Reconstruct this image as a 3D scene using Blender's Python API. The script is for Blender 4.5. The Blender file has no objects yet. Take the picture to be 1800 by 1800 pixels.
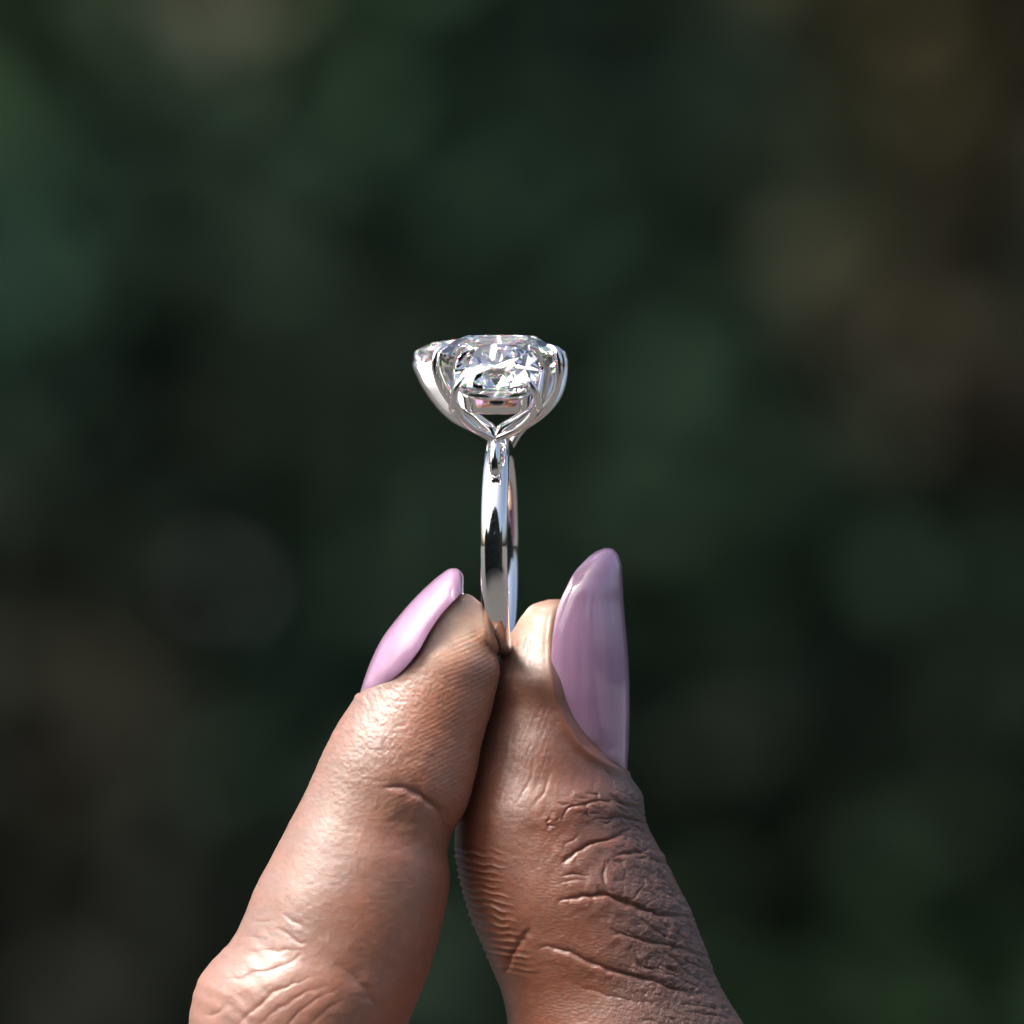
import bpy, bmesh, math, random
import numpy as np
from mathutils import Vector, Matrix

rng = np.random.default_rng(7)
random.seed(7)
sc = bpy.context.scene
col = sc.collection
U = 5e-5                      # one photograph pixel at the subject = 0.05 mm
DCAM = 0.80                   # camera distance, metres

# ------------------------------------------------------------------ camera
cam = bpy.data.cameras.new("camera")
cam_o = bpy.data.objects.new("camera", cam)
col.objects.link(cam_o)
cam_o.location = (0, -DCAM, 0)
cam_o.rotation_euler = (math.radians(90), 0, 0)
cam.sensor_width = 36
cam.lens = 36 * DCAM / 0.09
cam.clip_start = 0.01
cam.clip_end = 3000
cam.dof.use_dof = True
cam.dof.focus_distance = DCAM - 0.0045
cam.dof.aperture_fstop = 21
cam.dof.aperture_blades = 0
sc.camera = cam_o

# ------------------------------------------------------------------ light
SUN_EL, SUN_AZ = math.radians(55), math.radians(-119)   # azimuth from +Y (away from camera), negative = left
w = bpy.data.worlds.new("World")
sc.world = w
w.use_nodes = True
nt = w.node_tree
nt.nodes.clear()
sky = nt.nodes.new("ShaderNodeTexSky")
sky.sky_type = 'NISHITA'
sky.sun_disc = False
sky.sun_elevation = SUN_EL
sky.sun_rotation = SUN_AZ
sky.air_density = 1.0
sky.dust_density = 8.0
sky.ozone_density = 1.0
bg = nt.nodes.new("ShaderNodeBackground")
bg.inputs[1].default_value = 0.15
out = nt.nodes.new("ShaderNodeOutputWorld")
nt.links.new(sky.outputs[0], bg.inputs[0])
nt.links.new(bg.outputs[0], out.inputs[0])

sl = bpy.data.lights.new("sun", 'SUN')
sl.energy = 2.6
sl.angle = math.radians(20)
sl.color = (1.0, 0.955, 0.90)
sun = bpy.data.objects.new("sun", sl)
col.objects.link(sun)
sd = Vector((math.sin(SUN_AZ) * math.cos(SUN_EL), math.cos(SUN_AZ) * math.cos(SUN_EL), math.sin(SUN_EL)))
sun.rotation_euler = sd.to_track_quat('Z', 'Y').to_euler()
sun.location = sd * 5

vs = sc.view_settings
vs.view_transform = 'Standard'
vs.look = 'None'
vs.exposure = 0.80
vs.gamma = 1.0
vs.use_curve_mapping = False
sc.cycles.max_bounces = 24
sc.cycles.transmission_bounces = 20
sc.cycles.glossy_bounces = 10
sc.cycles.diffuse_bounces = 4
sc.cycles.use_denoising = True
sc.cycles.blur_glossy = 0.1
sc.cycles.sample_clamp_indirect = 12

# ------------------------------------------------------------------ helpers
def mat(name):
    m = bpy.data.materials.new(name)
    m.use_nodes = True
    n = m.node_tree
    n.nodes.clear()
    o = n.nodes.new("ShaderNodeOutputMaterial")
    return m, n, o

def principled(n, o):
    p = n.nodes.new("ShaderNodeBsdfPrincipled")
    n.links.new(p.outputs[0], o.inputs[0])
    return p

def add_obj(name, mesh, material=None, parent=None, smooth=True):
    o = bpy.data.objects.new(name, mesh)
    col.objects.link(o)
    if material:
        mesh.materials.append(material)
    if smooth:
        mesh.polygons.foreach_set("use_smooth", np.ones(len(mesh.polygons), dtype=bool))
    if parent:
        o.parent = parent
    return o

def mesh_from(name, V, F):
    me = bpy.data.meshes.new(name)
    V = np.asarray(V, dtype=np.float32)
    F = np.asarray(F, dtype=np.int32)
    k = F.shape[1]
    me.vertices.add(len(V)); me.vertices.foreach_set("co", V.ravel())
    me.loops.add(F.size); me.loops.foreach_set("vertex_index", F.ravel())
    me.polygons.add(len(F))
    me.polygons.foreach_set("loop_start", np.arange(0, F.size, k, dtype=np.int32))
    me.update(calc_edges=True)
    me.validate()
    return me

def mesh_mixed(name, V, F):
    me = bpy.data.meshes.new(name)
    me.from_pydata([tuple(v) for v in V], [], F)
    me.update()
    return me

def catmull(P, t, n):
    """sample P (k,d) at parameters t (k,) into n points, monotone-ish cubic (PCHIP)"""
    P = np.asarray(P, float); t = np.asarray(t, float)
    tt = np.linspace(t[0], t[-1], n) if np.isscalar(n) else np.asarray(n)
    h = np.diff(t)[:, None]
    d = np.diff(P, axis=0) / h
    m = np.zeros_like(P)
    m[0], m[-1] = d[0], d[-1]
    m[1:-1] = (d[:-1] * h[1:] + d[1:] * h[:-1]) / (h[1:] + h[:-1])
    i = np.clip(np.searchsorted(t, tt, side='right') - 1, 0, len(t) - 2)
    hh = h[i]; s = ((tt - t[i])[:, None]) / hh
    return ((2*s**3 - 3*s**2 + 1) * P[i] + (s**3 - 2*s**2 + s) * hh * m[i]
            + (-2*s**3 + 3*s**2) * P[i+1] + (s**3 - s**2) * hh * m[i+1])

def vnoise(x, y, seed=0):
    """smooth value noise in [-1,1]"""
    r = np.random.default_rng(seed).uniform(-1, 1, (256, 256))
    xi = np.floor(x).astype(int); yi = np.floor(y).astype(int)
    fx = x - xi; fy = y - yi
    fx = fx*fx*(3-2*fx); fy = fy*fy*(3-2*fy)
    a = r[xi % 256, yi % 256]; b = r[(xi+1) % 256, yi % 256]
    c = r[xi % 256, (yi+1) % 256]; d = r[(xi+1) % 256, (yi+1) % 256]
    return (a*(1-fx)+b*fx)*(1-fy) + (c*(1-fx)+d*fx)*fy

def sstep(a, b, x):
    t = np.clip((x-a)/(b-a), 0, 1)
    return t*t*(3-2*t)

# ------------------------------------------------------------------ the setting: ground and foliage
gm, gn, go = mat("grey_gravel_path")
gp = principled(gn, go)
nz = gn.nodes.new("ShaderNodeTexNoise"); nz.inputs["Scale"].default_value = 9; nz.inputs["Detail"].default_value = 8
cr = gn.nodes.new("ShaderNodeValToRGB")
cr.color_ramp.elements[0].color = (0.045, 0.045, 0.043, 1)
cr.color_ramp.elements[1].color = (0.10, 0.10, 0.098, 1)
gn.links.new(nz.outputs["Fac"], cr.inputs[0]); gn.links.new(cr.outputs[0], gp.inputs["Base Color"])
gp.inputs["Roughness"].default_value = 0.95
bm = bmesh.new()
bmesh.ops.create_grid(bm, x_segments=80, y_segments=80, size=1500)
for v in bm.verts:
    v.co.z = -1.25 + (0.3 * math.sin(v.co.x * 1.7) * math.cos(v.co.y * 1.3) if v.co.length > 30 else 0)
me = bpy.data.meshes.new("ground"); bm.to_mesh(me); bm.free()
ground = add_obj("ground", me, gm)
ground["kind"] = "structure"

# foliage: leaf tints mixed with painted light and dark patches of the backdrop
TONES = [  # photo px, py, radius px, leaf colour with painted light and dark (linear), strength
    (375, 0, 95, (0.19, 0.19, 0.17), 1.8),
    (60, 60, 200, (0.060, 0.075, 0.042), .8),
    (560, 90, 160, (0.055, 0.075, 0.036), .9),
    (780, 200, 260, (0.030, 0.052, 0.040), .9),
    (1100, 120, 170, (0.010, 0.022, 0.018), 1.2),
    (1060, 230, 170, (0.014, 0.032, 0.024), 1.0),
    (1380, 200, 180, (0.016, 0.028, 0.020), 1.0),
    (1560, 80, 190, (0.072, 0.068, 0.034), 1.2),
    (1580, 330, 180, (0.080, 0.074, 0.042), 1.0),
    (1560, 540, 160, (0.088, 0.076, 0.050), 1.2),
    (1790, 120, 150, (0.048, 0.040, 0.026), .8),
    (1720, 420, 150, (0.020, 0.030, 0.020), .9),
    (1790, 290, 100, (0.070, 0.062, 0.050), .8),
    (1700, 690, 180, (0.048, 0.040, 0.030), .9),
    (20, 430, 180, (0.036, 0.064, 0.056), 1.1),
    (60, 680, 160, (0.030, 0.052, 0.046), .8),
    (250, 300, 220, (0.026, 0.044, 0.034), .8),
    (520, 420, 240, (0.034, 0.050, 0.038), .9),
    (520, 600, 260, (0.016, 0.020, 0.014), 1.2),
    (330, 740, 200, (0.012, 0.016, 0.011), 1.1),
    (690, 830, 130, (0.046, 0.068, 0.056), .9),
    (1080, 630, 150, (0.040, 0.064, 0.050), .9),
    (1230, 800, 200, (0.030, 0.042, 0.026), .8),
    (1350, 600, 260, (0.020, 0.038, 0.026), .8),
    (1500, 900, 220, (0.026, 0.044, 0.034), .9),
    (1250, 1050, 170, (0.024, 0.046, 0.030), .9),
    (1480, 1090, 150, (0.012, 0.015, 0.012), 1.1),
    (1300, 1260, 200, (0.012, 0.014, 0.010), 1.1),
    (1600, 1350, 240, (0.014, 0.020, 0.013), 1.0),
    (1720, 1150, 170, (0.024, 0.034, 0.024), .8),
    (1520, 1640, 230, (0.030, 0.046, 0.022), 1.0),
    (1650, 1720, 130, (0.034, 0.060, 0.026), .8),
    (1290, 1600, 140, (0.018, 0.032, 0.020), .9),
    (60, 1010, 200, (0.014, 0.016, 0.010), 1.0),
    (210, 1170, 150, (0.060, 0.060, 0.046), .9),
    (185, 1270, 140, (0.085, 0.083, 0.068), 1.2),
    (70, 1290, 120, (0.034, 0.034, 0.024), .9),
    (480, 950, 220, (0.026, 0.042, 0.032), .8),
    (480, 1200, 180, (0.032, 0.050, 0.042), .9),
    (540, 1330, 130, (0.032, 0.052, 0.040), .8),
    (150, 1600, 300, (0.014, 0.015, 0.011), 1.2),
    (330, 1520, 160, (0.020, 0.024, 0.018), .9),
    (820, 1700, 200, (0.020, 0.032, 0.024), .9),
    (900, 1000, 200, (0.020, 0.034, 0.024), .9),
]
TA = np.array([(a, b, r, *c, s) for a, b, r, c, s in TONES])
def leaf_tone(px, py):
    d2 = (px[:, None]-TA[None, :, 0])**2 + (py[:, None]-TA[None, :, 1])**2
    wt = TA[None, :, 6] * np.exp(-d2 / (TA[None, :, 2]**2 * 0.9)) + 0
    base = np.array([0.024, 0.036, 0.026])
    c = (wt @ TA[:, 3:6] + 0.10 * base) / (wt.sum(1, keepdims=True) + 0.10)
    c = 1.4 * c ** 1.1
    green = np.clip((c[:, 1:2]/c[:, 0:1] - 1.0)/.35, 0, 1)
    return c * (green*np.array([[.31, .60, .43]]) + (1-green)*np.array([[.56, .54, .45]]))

LEAF = np.array([(0, 0, 0), (.30, .28, .05), (.36, .62, .03), (0, 1.05, -.08), (-.36, .62, .03), (-.30, .28, .05), (0, .33, -.03), (0, .66, -.03)])
LEAFF = [(0, 1, 6), (6, 1, 2), (6, 2, 7), (7, 2, 3), (0, 6, 5), (5, 6, 4), (6, 7, 4), (7, 3, 4)]

def leaves(n, pos, size, tone, face):
    """n leaves -> V, F, C ; leaves face roughly along `face` with scatter"""
    q = rng.normal(0, 1, (n, 3))
    nrm = np.asarray(face) * 1.25 + q * 0.55
    nrm /= np.linalg.norm(nrm, axis=1, keepdims=True)
    up = rng.normal(0, 1, (n, 3)) + np.array([0, 0, -0.6])
    t = up - (up * nrm).sum(1, keepdims=True) * nrm
    t /= np.linalg.norm(t, axis=1, keepdims=True)
    b = np.cross(t, nrm)
    L = LEAF[None] * size[:, None, None]
    V = pos[:, None] + L[..., 0:1]*b[:, None] + L[..., 1:2]*t[:, None] + L[..., 2:3]*nrm[:, None]
    F = np.array(LEAFF)[None] + (np.arange(n)*8)[:, None, None]
    C = np.repeat(tone, 8, axis=0)
    return V.reshape(-1, 3), F.reshape(-1, 3), C

parts = []
def frame_px(pos):
    k = DCAM / (pos[:, 1] + DCAM)
    return 900 + pos[:, 0]*k/U, 900 - pos[:, 2]*k/U

# hedge in front of the lens, 2.2 to 3.2 m away: outer leaves and a dense inner layer
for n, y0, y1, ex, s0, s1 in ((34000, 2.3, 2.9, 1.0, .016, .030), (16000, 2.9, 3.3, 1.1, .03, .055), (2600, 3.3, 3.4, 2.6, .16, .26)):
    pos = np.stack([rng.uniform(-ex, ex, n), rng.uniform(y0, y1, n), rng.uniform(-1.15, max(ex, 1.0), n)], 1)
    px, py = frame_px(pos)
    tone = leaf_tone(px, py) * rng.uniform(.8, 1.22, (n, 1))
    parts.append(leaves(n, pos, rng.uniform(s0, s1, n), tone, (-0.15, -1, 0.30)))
# unseen hedge added behind the camera for dark reflections, open left and right
n = 22000
ang = rng.uniform(math.radians(-158), math.radians(-35), n)
rad = rng.uniform(2.6, 3.3, n)
tall = np.exp(-((ang + math.pi/2)/math.radians(30))**4)
hgt = -1.2 + rng.uniform(0, 1, n)*(1.75 + 1.9*tall + 0.3*np.sin(ang*7))
pos = np.stack([np.cos(ang)*rad, np.sin(ang)*rad - .4, hgt], 1)
tone = np.array([[.085, .098, .080]]) * rng.uniform(.5, 1.4, (n, 1))
face = np.stack([-np.cos(ang), -np.sin(ang), np.full(n, .3)], 1)
parts.append(leaves(n, pos, rng.uniform(.09, .17, n), tone, face))
V = []; F = []; C = []; off = 0
for v, f, c in parts:
    V.append(v); F.append(f + off); C.append(c); off += len(v)
V = np.concatenate(V); F = np.concatenate(F); C = np.concatenate(C)
me = mesh_from("foliage", V, F)
ca = me.color_attributes.new("leaf_colour", 'FLOAT_COLOR', 'POINT')
ca.data.foreach_set("color", np.concatenate([C, np.ones((len(C), 1))], 1).astype(np.float32).ravel())
fm, fn, fo = mat("leaf")
fp = principled(fn, fo)
at = fn.nodes.new("ShaderNodeVertexColor"); at.layer_name = "leaf_colour"
nz = fn.nodes.new("ShaderNodeTexNoise"); nz.inputs["Scale"].default_value = 60
mx = fn.nodes.new("ShaderNodeMix"); mx.data_type = 'RGBA'; mx.blend_type = 'MULTIPLY'; mx.inputs[0].default_value = .4
fn.links.new(at.outputs[0], mx.inputs[6]); fn.links.new(nz.outputs["Fac"], mx.inputs[7])
fn.links.new(mx.outputs[2], fp.inputs["Base Color"])
fp.inputs["Roughness"].default_value = 0.75
fp.inputs["Specular IOR Level"].default_value = 0.15
foliage = add_obj("foliage", me, fm)
foliage["kind"] = "stuff"
foliage["label"] = "dark green and brown out of focus garden foliage behind the hand"
foliage["category"] = "foliage"

# ------------------------------------------------------------------ skin
def seg_dist(X, Y, poly):
    """distance to polyline and position 0..1 along it"""
    P = catmull(poly, np.arange(len(poly)), max(8, 5*len(poly)))
    best = np.full(X.shape, 1e9); side = np.zeros_like(X); tt = np.zeros_like(X)
    n = len(P) - 1
    for i in range(n):
        a, b = P[i], P[i+1]
        d = b - a; l2 = (d*d).sum() + 1e-9
        t = np.clip(((X-a[0])*d[0] + (Y-a[1])*d[1]) / l2, 0, 1)
        dx = X - a[0] - t*d[0]; dy = Y - a[1] - t*d[1]
        dist = np.hypot(dx, dy)
        m = dist < best
        best = np.where(m, dist, best)
        side = np.where(m, np.sign(d[0]*dy - d[1]*dx), side)
        tt = np.where(m, (i+t)/n, tt)
    return best, side, tt

def crease(X, Y, poly, w, d, puff=0.35):
    pa = np.array(poly, float)
    m = (X > pa[:, 0].min()-9*w) & (X < pa[:, 0].max()+9*w) & (Y > pa[:, 1].min()-9*w) & (Y < pa[:, 1].max()+9*w)
    H = np.zeros_like(X)
    if not m.any():
        return H
    x = X[m] + 2.2*vnoise(X[m]/13, Y[m]/13, 5); y = Y[m] + 2.2*vnoise(X[m]/13, Y[m]/13, 6)
    dist, side, t = seg_dist(x, y, poly)
    fade = np.clip(np.sin(np.pi*np.clip(t, 0, 1)), 0, 1)**.75
    w = w*(.55+.25*vnoise(x/16, y/16, 7))
    H[m] = d * fade * (-np.exp(-(dist/w)**1.5) + puff*np.exp(-((dist-5*w)/(4.2*w))**2)*np.where(side > 0, 1., .45))
    return H

class Finger:
    """tube through pairs of silhouette points (left, right) in photo px, with its own depth"""
    def __init__(self, pairs, yc, ratio, rows, N):
        A = np.array(pairs, float)
        Lp, Rp = A[:, 0:2], A[:, 2:4]
        c = (Lp+Rp)/2
        t = np.concatenate([[0], np.cumsum(np.linalg.norm(np.diff(c, axis=0), axis=1) + 4)])
        tt = np.linspace(t[0], t[-1], rows)
        # denser at the tip
        u = np.linspace(0, 1, rows)
        tt = t[-1] * (0.72*u + 0.28*u*u)
        Ls, Rs = catmull(Lp, t, tt), catmull(Rp, t, tt)
        yy = catmull(np.array(yc, float)[:, None], t, tt)[:, 0]
        rr = catmull(np.array(ratio, float)[:, None], t, tt)[:, 0]
        th = np.linspace(0, 2*np.pi, N, endpoint=False)
        cx = (Ls+Rs)/2; hv = (Rs-Ls)/2
        hw = np.linalg.norm(hv, axis=1)
        co, si = np.cos(th), np.sin(th)
        X = cx[:, 0:1] + hv[:, 0:1]*co[None]
        Z = cx[:, 1:2] + hv[:, 1:2]*co[None]
        Y = yy[:, None] - (hw*rr)[:, None]*si[None]       # theta 90 deg faces the camera
        self.X, self.Py, self.Y = X, Z, Y                 # photo x, photo y (down), depth (away)
        self.th = np.broadcast_to(th[None], X.shape); self.rows, self.N = rows, N
        self.s = np.broadcast_to((tt/t[-1])[:, None], X.shape)
        self.tt, self.t = tt, t

    def normals(self):
        P = np.stack([self.X, self.Y, -self.Py], -1)
        du = np.roll(P, -1, 1) - np.roll(P, 1, 1)
        dv = np.gradient(P, axis=0)
        n = np.cross(dv, du)
        n /= (np.linalg.norm(n, axis=-1, keepdims=True) + 1e-12)
        c = P.mean(1, keepdims=True)
        sgn = np.sign(((P-c)*n).sum(-1).mean())
        return n*sgn

    def displace(self, H):
        n = self.normals()
        self.X = self.X + n[..., 0]*H
        self.Y = self.Y + n[..., 1]*H
        self.Py = self.Py - n[..., 2]*H

    def coords(self):
        return np.stack([(self.X-900)*U, self.Y*U, (900-self.Py)*U], -1)

N = 560
IY = -46   # depth of the index finger axis, px
index_pairs = [
    (822, 1046, 832, 1049), (808, 1045, 843, 1058), (790, 1050, 850, 1074), (762, 1064, 858, 1102), (726, 1094, 868, 1136),
    (696, 1128, 879, 1174), (666, 1172, 869, 1228), (635, 1214, 848, 1302),
    (601, 1262, 837, 1362), (575, 1310, 820, 1420), (548, 1368, 797, 1462), (527, 1412, 789, 1492), (500, 1462, 791, 1535),
    (474, 1512, 786, 1580), (450, 1560, 778, 1625), (430, 1610, 766, 1672), (408, 1652, 752, 1712),
    (376, 1686, 737, 1752), (352, 1718, 722, 1790), (336, 1772, 706, 1830), (332, 1830, 694, 1880), (345, 1920, 690, 1960), (390, 2040, 715, 2050)]
k = len(index_pairs)
idx = Finger(index_pairs, [IY]*k, [.75, .85, .92, .95, .96, .96, .95, .93] + [.92]*(k-8), 760, N)

thumb_pairs = [
    (962, 1055, 985, 1054), (940, 1062, 1015, 1056), (921, 1078, 1048, 1072), (904, 1104, 1074, 1108), (877, 1144, 1086, 1155),
    (850, 1182, 1092, 1205), (850, 1240, 1094, 1262), (832, 1300, 1096, 1318), (816, 1368, 1106, 1362),
    (804, 1430, 1129, 1398), (799, 1486, 1136, 1448), (806, 1540, 1164, 1502), (826, 1612, 1208, 1588),
    (853, 1678, 1236, 1658), (880, 1742, 1264, 1730), (893, 1800, 1304, 1797), (892, 1870, 1345, 1870), (875, 1950, 1375, 1940), (840, 2060, 1400, 2060)]
k = len(thumb_pairs)
TY = 40
thm = Finger(thumb_pairs, [TY]*k, [.8, .9, .95, .97, .97, .96, .95, .95, .95] + [.94]*(k-9), 760, N)

# ---- relief of the index finger
X, Y = idx.X, idx.Py
front = sstep(0.15, -0.15, (idx.Y-IY)/100)
H = np.zeros_like(X)
for poly, w_, d_, pf in [
    ([(672, 1378), (700, 1378), (728, 1386), (752, 1398), (773, 1420), (786, 1446), (800, 1470)], 8, 9, .55),
    ([(690, 1392), (720, 1400), (748, 1418)], 6, 2, .4),
    ([(440, 1613), (462, 1614), (490, 1613)], 5, 2.6, .4),
    ([(500, 1600), (520, 1610), (540, 1623)], 5, 4, .5),
    ([(492, 1624), (512, 1636), (528, 1646), (548, 1650)], 5, 4, .5),
    ([(405, 1672), (430, 1667), (455, 1664), (502, 1662), (540, 1660)], 4.5, 4.2, .45),
    ([(385, 1714), (408, 1712), (428, 1711), (450, 1700), (485, 1695), (516, 1681), (540, 1663)], 5, 5.2, .5),
    ([(362, 1780), (380, 1773), (395, 1764), (408, 1750)], 6, 5, .4),
    ([(405, 1812), (433, 1783), (459, 1758), (485, 1735), (520, 1720), (566, 1702)], 5.5, 5, .5),
    ([(440, 1812), (470, 1782), (502, 1757), (545, 1732), (585, 1722)], 5.5, 4, .5),
    ([(492, 1815), (512, 1788), (530, 1768), (572, 1738), (600, 1728)], 5, 3.6, .5),
    ([(540, 1815), (560, 1780), (590, 1755), (612, 1742)], 5, 3, .4),
    ([(590, 1682), (614, 1698), (640, 1722), (660, 1756), (692, 1800)], 13, 7, .4),
    ([(600, 1815), (625, 1780), (640, 1760)], 6, 3, .4),
    ([(420, 1645), (450, 1640), (475, 1645)], 5, 2.2, .4),
    ([(400, 1690), (430, 1686), (462, 1680)], 4, 2.2, .4),
]:
    H += crease(X, Y, poly, w_*1.25, d_*(.34 if w_ < 8 or w_ > 10 else .85), pf*.7) * front
# fingerprint ridges on the pad (along arcs parallel to the pad's edge)
pad = sstep(.58, .82, np.cos(idx.th)*.5+.5) * sstep(1440, 1395, Y)*sstep(1050, 1080, Y)
pad2 = sstep(.40, .62, np.cos(idx.th)*.5+.5) * sstep(1440, 1395, Y)*sstep(1050, 1080, Y) * front
ph = (Y*0.88 + 0.42*(X-760)) / 7.6 + .8*vnoise(X/70, Y/70, 11)
H += pad2 * 0.24*np.sin(ph*2*np.pi) * (0.6+0.4*vnoise(X/9, Y/9, 12))
# broad unevenness and fine pebbling of the lit side
H += 1.4*vnoise(X/60, Y/60, 1) + 0.3*vnoise(X/19, Y/19, 2)
peb = sstep(1150, 1200, Y)*sstep(1500, 1330, Y)*(1-pad*.8)
H += (0.34*vnoise(X/4.2, Y/4.2, 3) + .16*vnoise(X/8, Y/8, 33)) * peb + 0.22*vnoise(X/6, Y/6, 4)
# knuckle transverse folds at the back of the joint
kn = sstep(1600, 1680, Y) * sstep(.45, .25, np.cos(idx.th)*.5+.5)
H += kn*.4*np.sin((Y*.8-.4*X)/17*2*np.pi/1.6 + 2*vnoise(X/40, Y/40, 8))
INAIL = [(632, 1222), (645, 1180), (659, 1146), (674, 1118), (700, 1084), (724, 1056), (748, 1032), (775, 1009), (793, 998.5), (806, 1000), (814, 1009), (816, 1020)]
INEAR = [(635, 1216), (662, 1196), (690, 1180), (715, 1164), (732, 1148), (746, 1124), (764, 1092), (788, 1063), (812, 1047)]
dist, side, t = seg_dist(X, Y, INEAR)
# soft wall of skin along the nail
sg = dist*side
H += front * (4*np.exp(-((sg-9)/10)**2) - 5*sstep(2, -14, sg)*np.exp(-(dist/60)**2) - 1.5*np.exp(-(dist/4)**2))
idx.displace(H)

# ---- relief of the thumb
X, Y = thm.X, thm.Py
front = sstep(0.25, -0.10, (thm.Y-TY)/100)
H = np.zeros_like(X)
for poly, w_, d_, pf in [
    ([(988, 1442), (991, 1428), (1000, 1417), (1018, 1411), (1050, 1405), (1083, 1408), (1113, 1420), (1136, 1436)], 4, 4.2, .5),
    ([(985, 1512), (1000, 1504), (1016, 1491), (1038, 1478), (1068, 1471), (1092, 1463), (1112, 1452)], 5.5, 8.5, .6),
    ([(1040, 1437), (1066, 1436), (1095, 1436), (1119, 1442), (1140, 1450), (1160, 1470)], 3.5, 4.5, .5),
    ([(1078, 1502), (1092, 1498), (1110, 1495), (1125, 1497), (1145, 1488)], 4.5, 7, .5),
    ([(1110, 1470), (1122, 1480), (1127, 1494)], 4, 4.5, .5),
    ([(980, 1580), (1000, 1573), (1020, 1570), (1044, 1568), (1065, 1567), (1080, 1574), (1098, 1581), (1125, 1592), (1149, 1601), (1179, 1607), (1200, 1610), (1230, 1616)], 5.5, 11, .55),
    ([(1063, 1508), (1060, 1530), (1064, 1552), (1072, 1572)], 3.5, 5, .4),
    ([(1140, 1508), (1152, 1522), (1167, 1540), (1182, 1561), (1196, 1585), (1200, 1608)], 3.5, 5, .5),
    ([(1128, 1498), (1146, 1508), (1167, 1516), (1195, 1530)], 3.5, 5, .5),
    ([(1115, 1520), (1130, 1545), (1120, 1565), (1108, 1580)], 3, 2.6, .4),
    ([(1090, 1510), (1100, 1530), (1092, 1548)], 3, 2.2, .4),
    ([(1120, 1560), (1145, 1568), (1168, 1588)], 3, 2.6, .4),
    ([(1062, 1622), (1085, 1632), (1110, 1642), (1149, 1651), (1179, 1657), (1209, 1669), (1230, 1681), (1260, 1690)], 4.5, 6, .5),
    ([(945, 1660), (970, 1659), (992, 1664), (1035, 1684), (1080, 1699), (1119, 1711), (1155, 1720), (1185, 1732), (1224, 1741), (1275, 1752)], 6, 8, .5),
    ([(1110, 1600), (1135, 1620), (1165, 1640), (1200, 1652)], 4, 3.6, .45),
    ([(1180, 1618), (1192, 1634), (1202, 1652), (1208, 1670)], 3.2, 3.6, .4),
    ([(1190, 1678), (1212, 1690), (1235, 1702), (1272, 1722)], 3.5, 4.5, .45),
    ([(1150, 1662), (1180, 1680), (1215, 1712), (1255, 1732)], 3.5, 3, .45),
    ([(1120, 1690), (1160, 1700), (1205, 1722), (1250, 1742)], 3.5, 3, .45),
    ([(1200, 1772), (1230, 1777), (1260, 1783), (1296, 1790)], 4, 4, .45),
    ([(1180, 1755), (1215, 1762), (1250, 1768), (1285, 1772)], 3.5, 3.4, .45),
    ([(1000, 1720), (1060, 1740), (1130, 1755), (1180, 1770)], 6, 2.2, .4),
    ([(1150, 1470), (1165, 1495), (1182, 1515)], 3.2, 3, .4),
    ([(1165, 1560), (1185, 1580), (1210, 1598)], 3.2, 3, .4),
    ([(884, 1715), (892, 1696), (903, 1670), (924, 1638), (932, 1626)], 10, 7, .4),
    ([(985, 1545), (1010, 1540), (1035, 1546)], 4, 1.6, .4),
    ([(1075, 1385), (1095, 1392), (1118, 1410)], 3, 2.5, .4),
    ([(1060, 1345), (1072, 1362), (1080, 1385)], 4, 2.5, .3),
    ([(930, 1420), (955, 1390), (970, 1350)], 5, 1.3, .3),
    ([(905, 1410), (930, 1370), (940, 1330)], 5, 1.2, .3),
]:
    H += crease(X, Y, poly, w_, d_*.72, pf*.5) * front
# stacked flexion folds on the palm side
edge = np.interp(Y, [1440, 1490, 1540, 1615, 1680, 1745, 1800], [815, 801, 806, 826, 853, 880, 893])
fold = sstep(95, 45, X-edge) * sstep(1478, 1500, Y)*sstep(1722, 1690, Y)
ph = (Y - 0.14*(X-830) + 4.5*vnoise(X/45, Y/45, 21)) / 12.6
sn = np.sin(ph*2*np.pi)
ph = ph + .22*vnoise(X/16, Y/40, 23)
H += fold * 2.3*(1-np.abs(np.sin(ph*np.pi))**.6*1.9 + .4) * np.clip(0.62+.6*vnoise(X/26, Y/8, 22), .1, 1.2)
# dense net of short fine lines over the back of the joint
lr = np.random.default_rng(91)
for q_ in range(95):
    yy_ = lr.uniform(1395, 1800)
    er = np.interp(yy_, [1362, 1398, 1448, 1502, 1588, 1658, 1730, 1797], [1106, 1129, 1136, 1164, 1208, 1236, 1264, 1304])
    xx_ = er - 8 - 165*lr.uniform(0, 1)**1.4
    an = math.radians(lr.normal(26, 16) if q_ % 3 else lr.normal(100, 28))
    ln = lr.uniform(16, 46) if q_ % 3 else lr.uniform(9, 22)
    bn = lr.normal(0, 4)
    dx_, dy_ = math.cos(an)*ln, math.sin(an)*ln
    H += crease(X, Y, [(xx_-dx_*.5, yy_-dy_*.5), (xx_-bn*math.sin(an), yy_+bn*math.cos(an)), (xx_+dx_*.5, yy_+dy_*.5)], lr.uniform(3.0, 4.6), lr.uniform(1.2, 3.2), .3) * front
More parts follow.
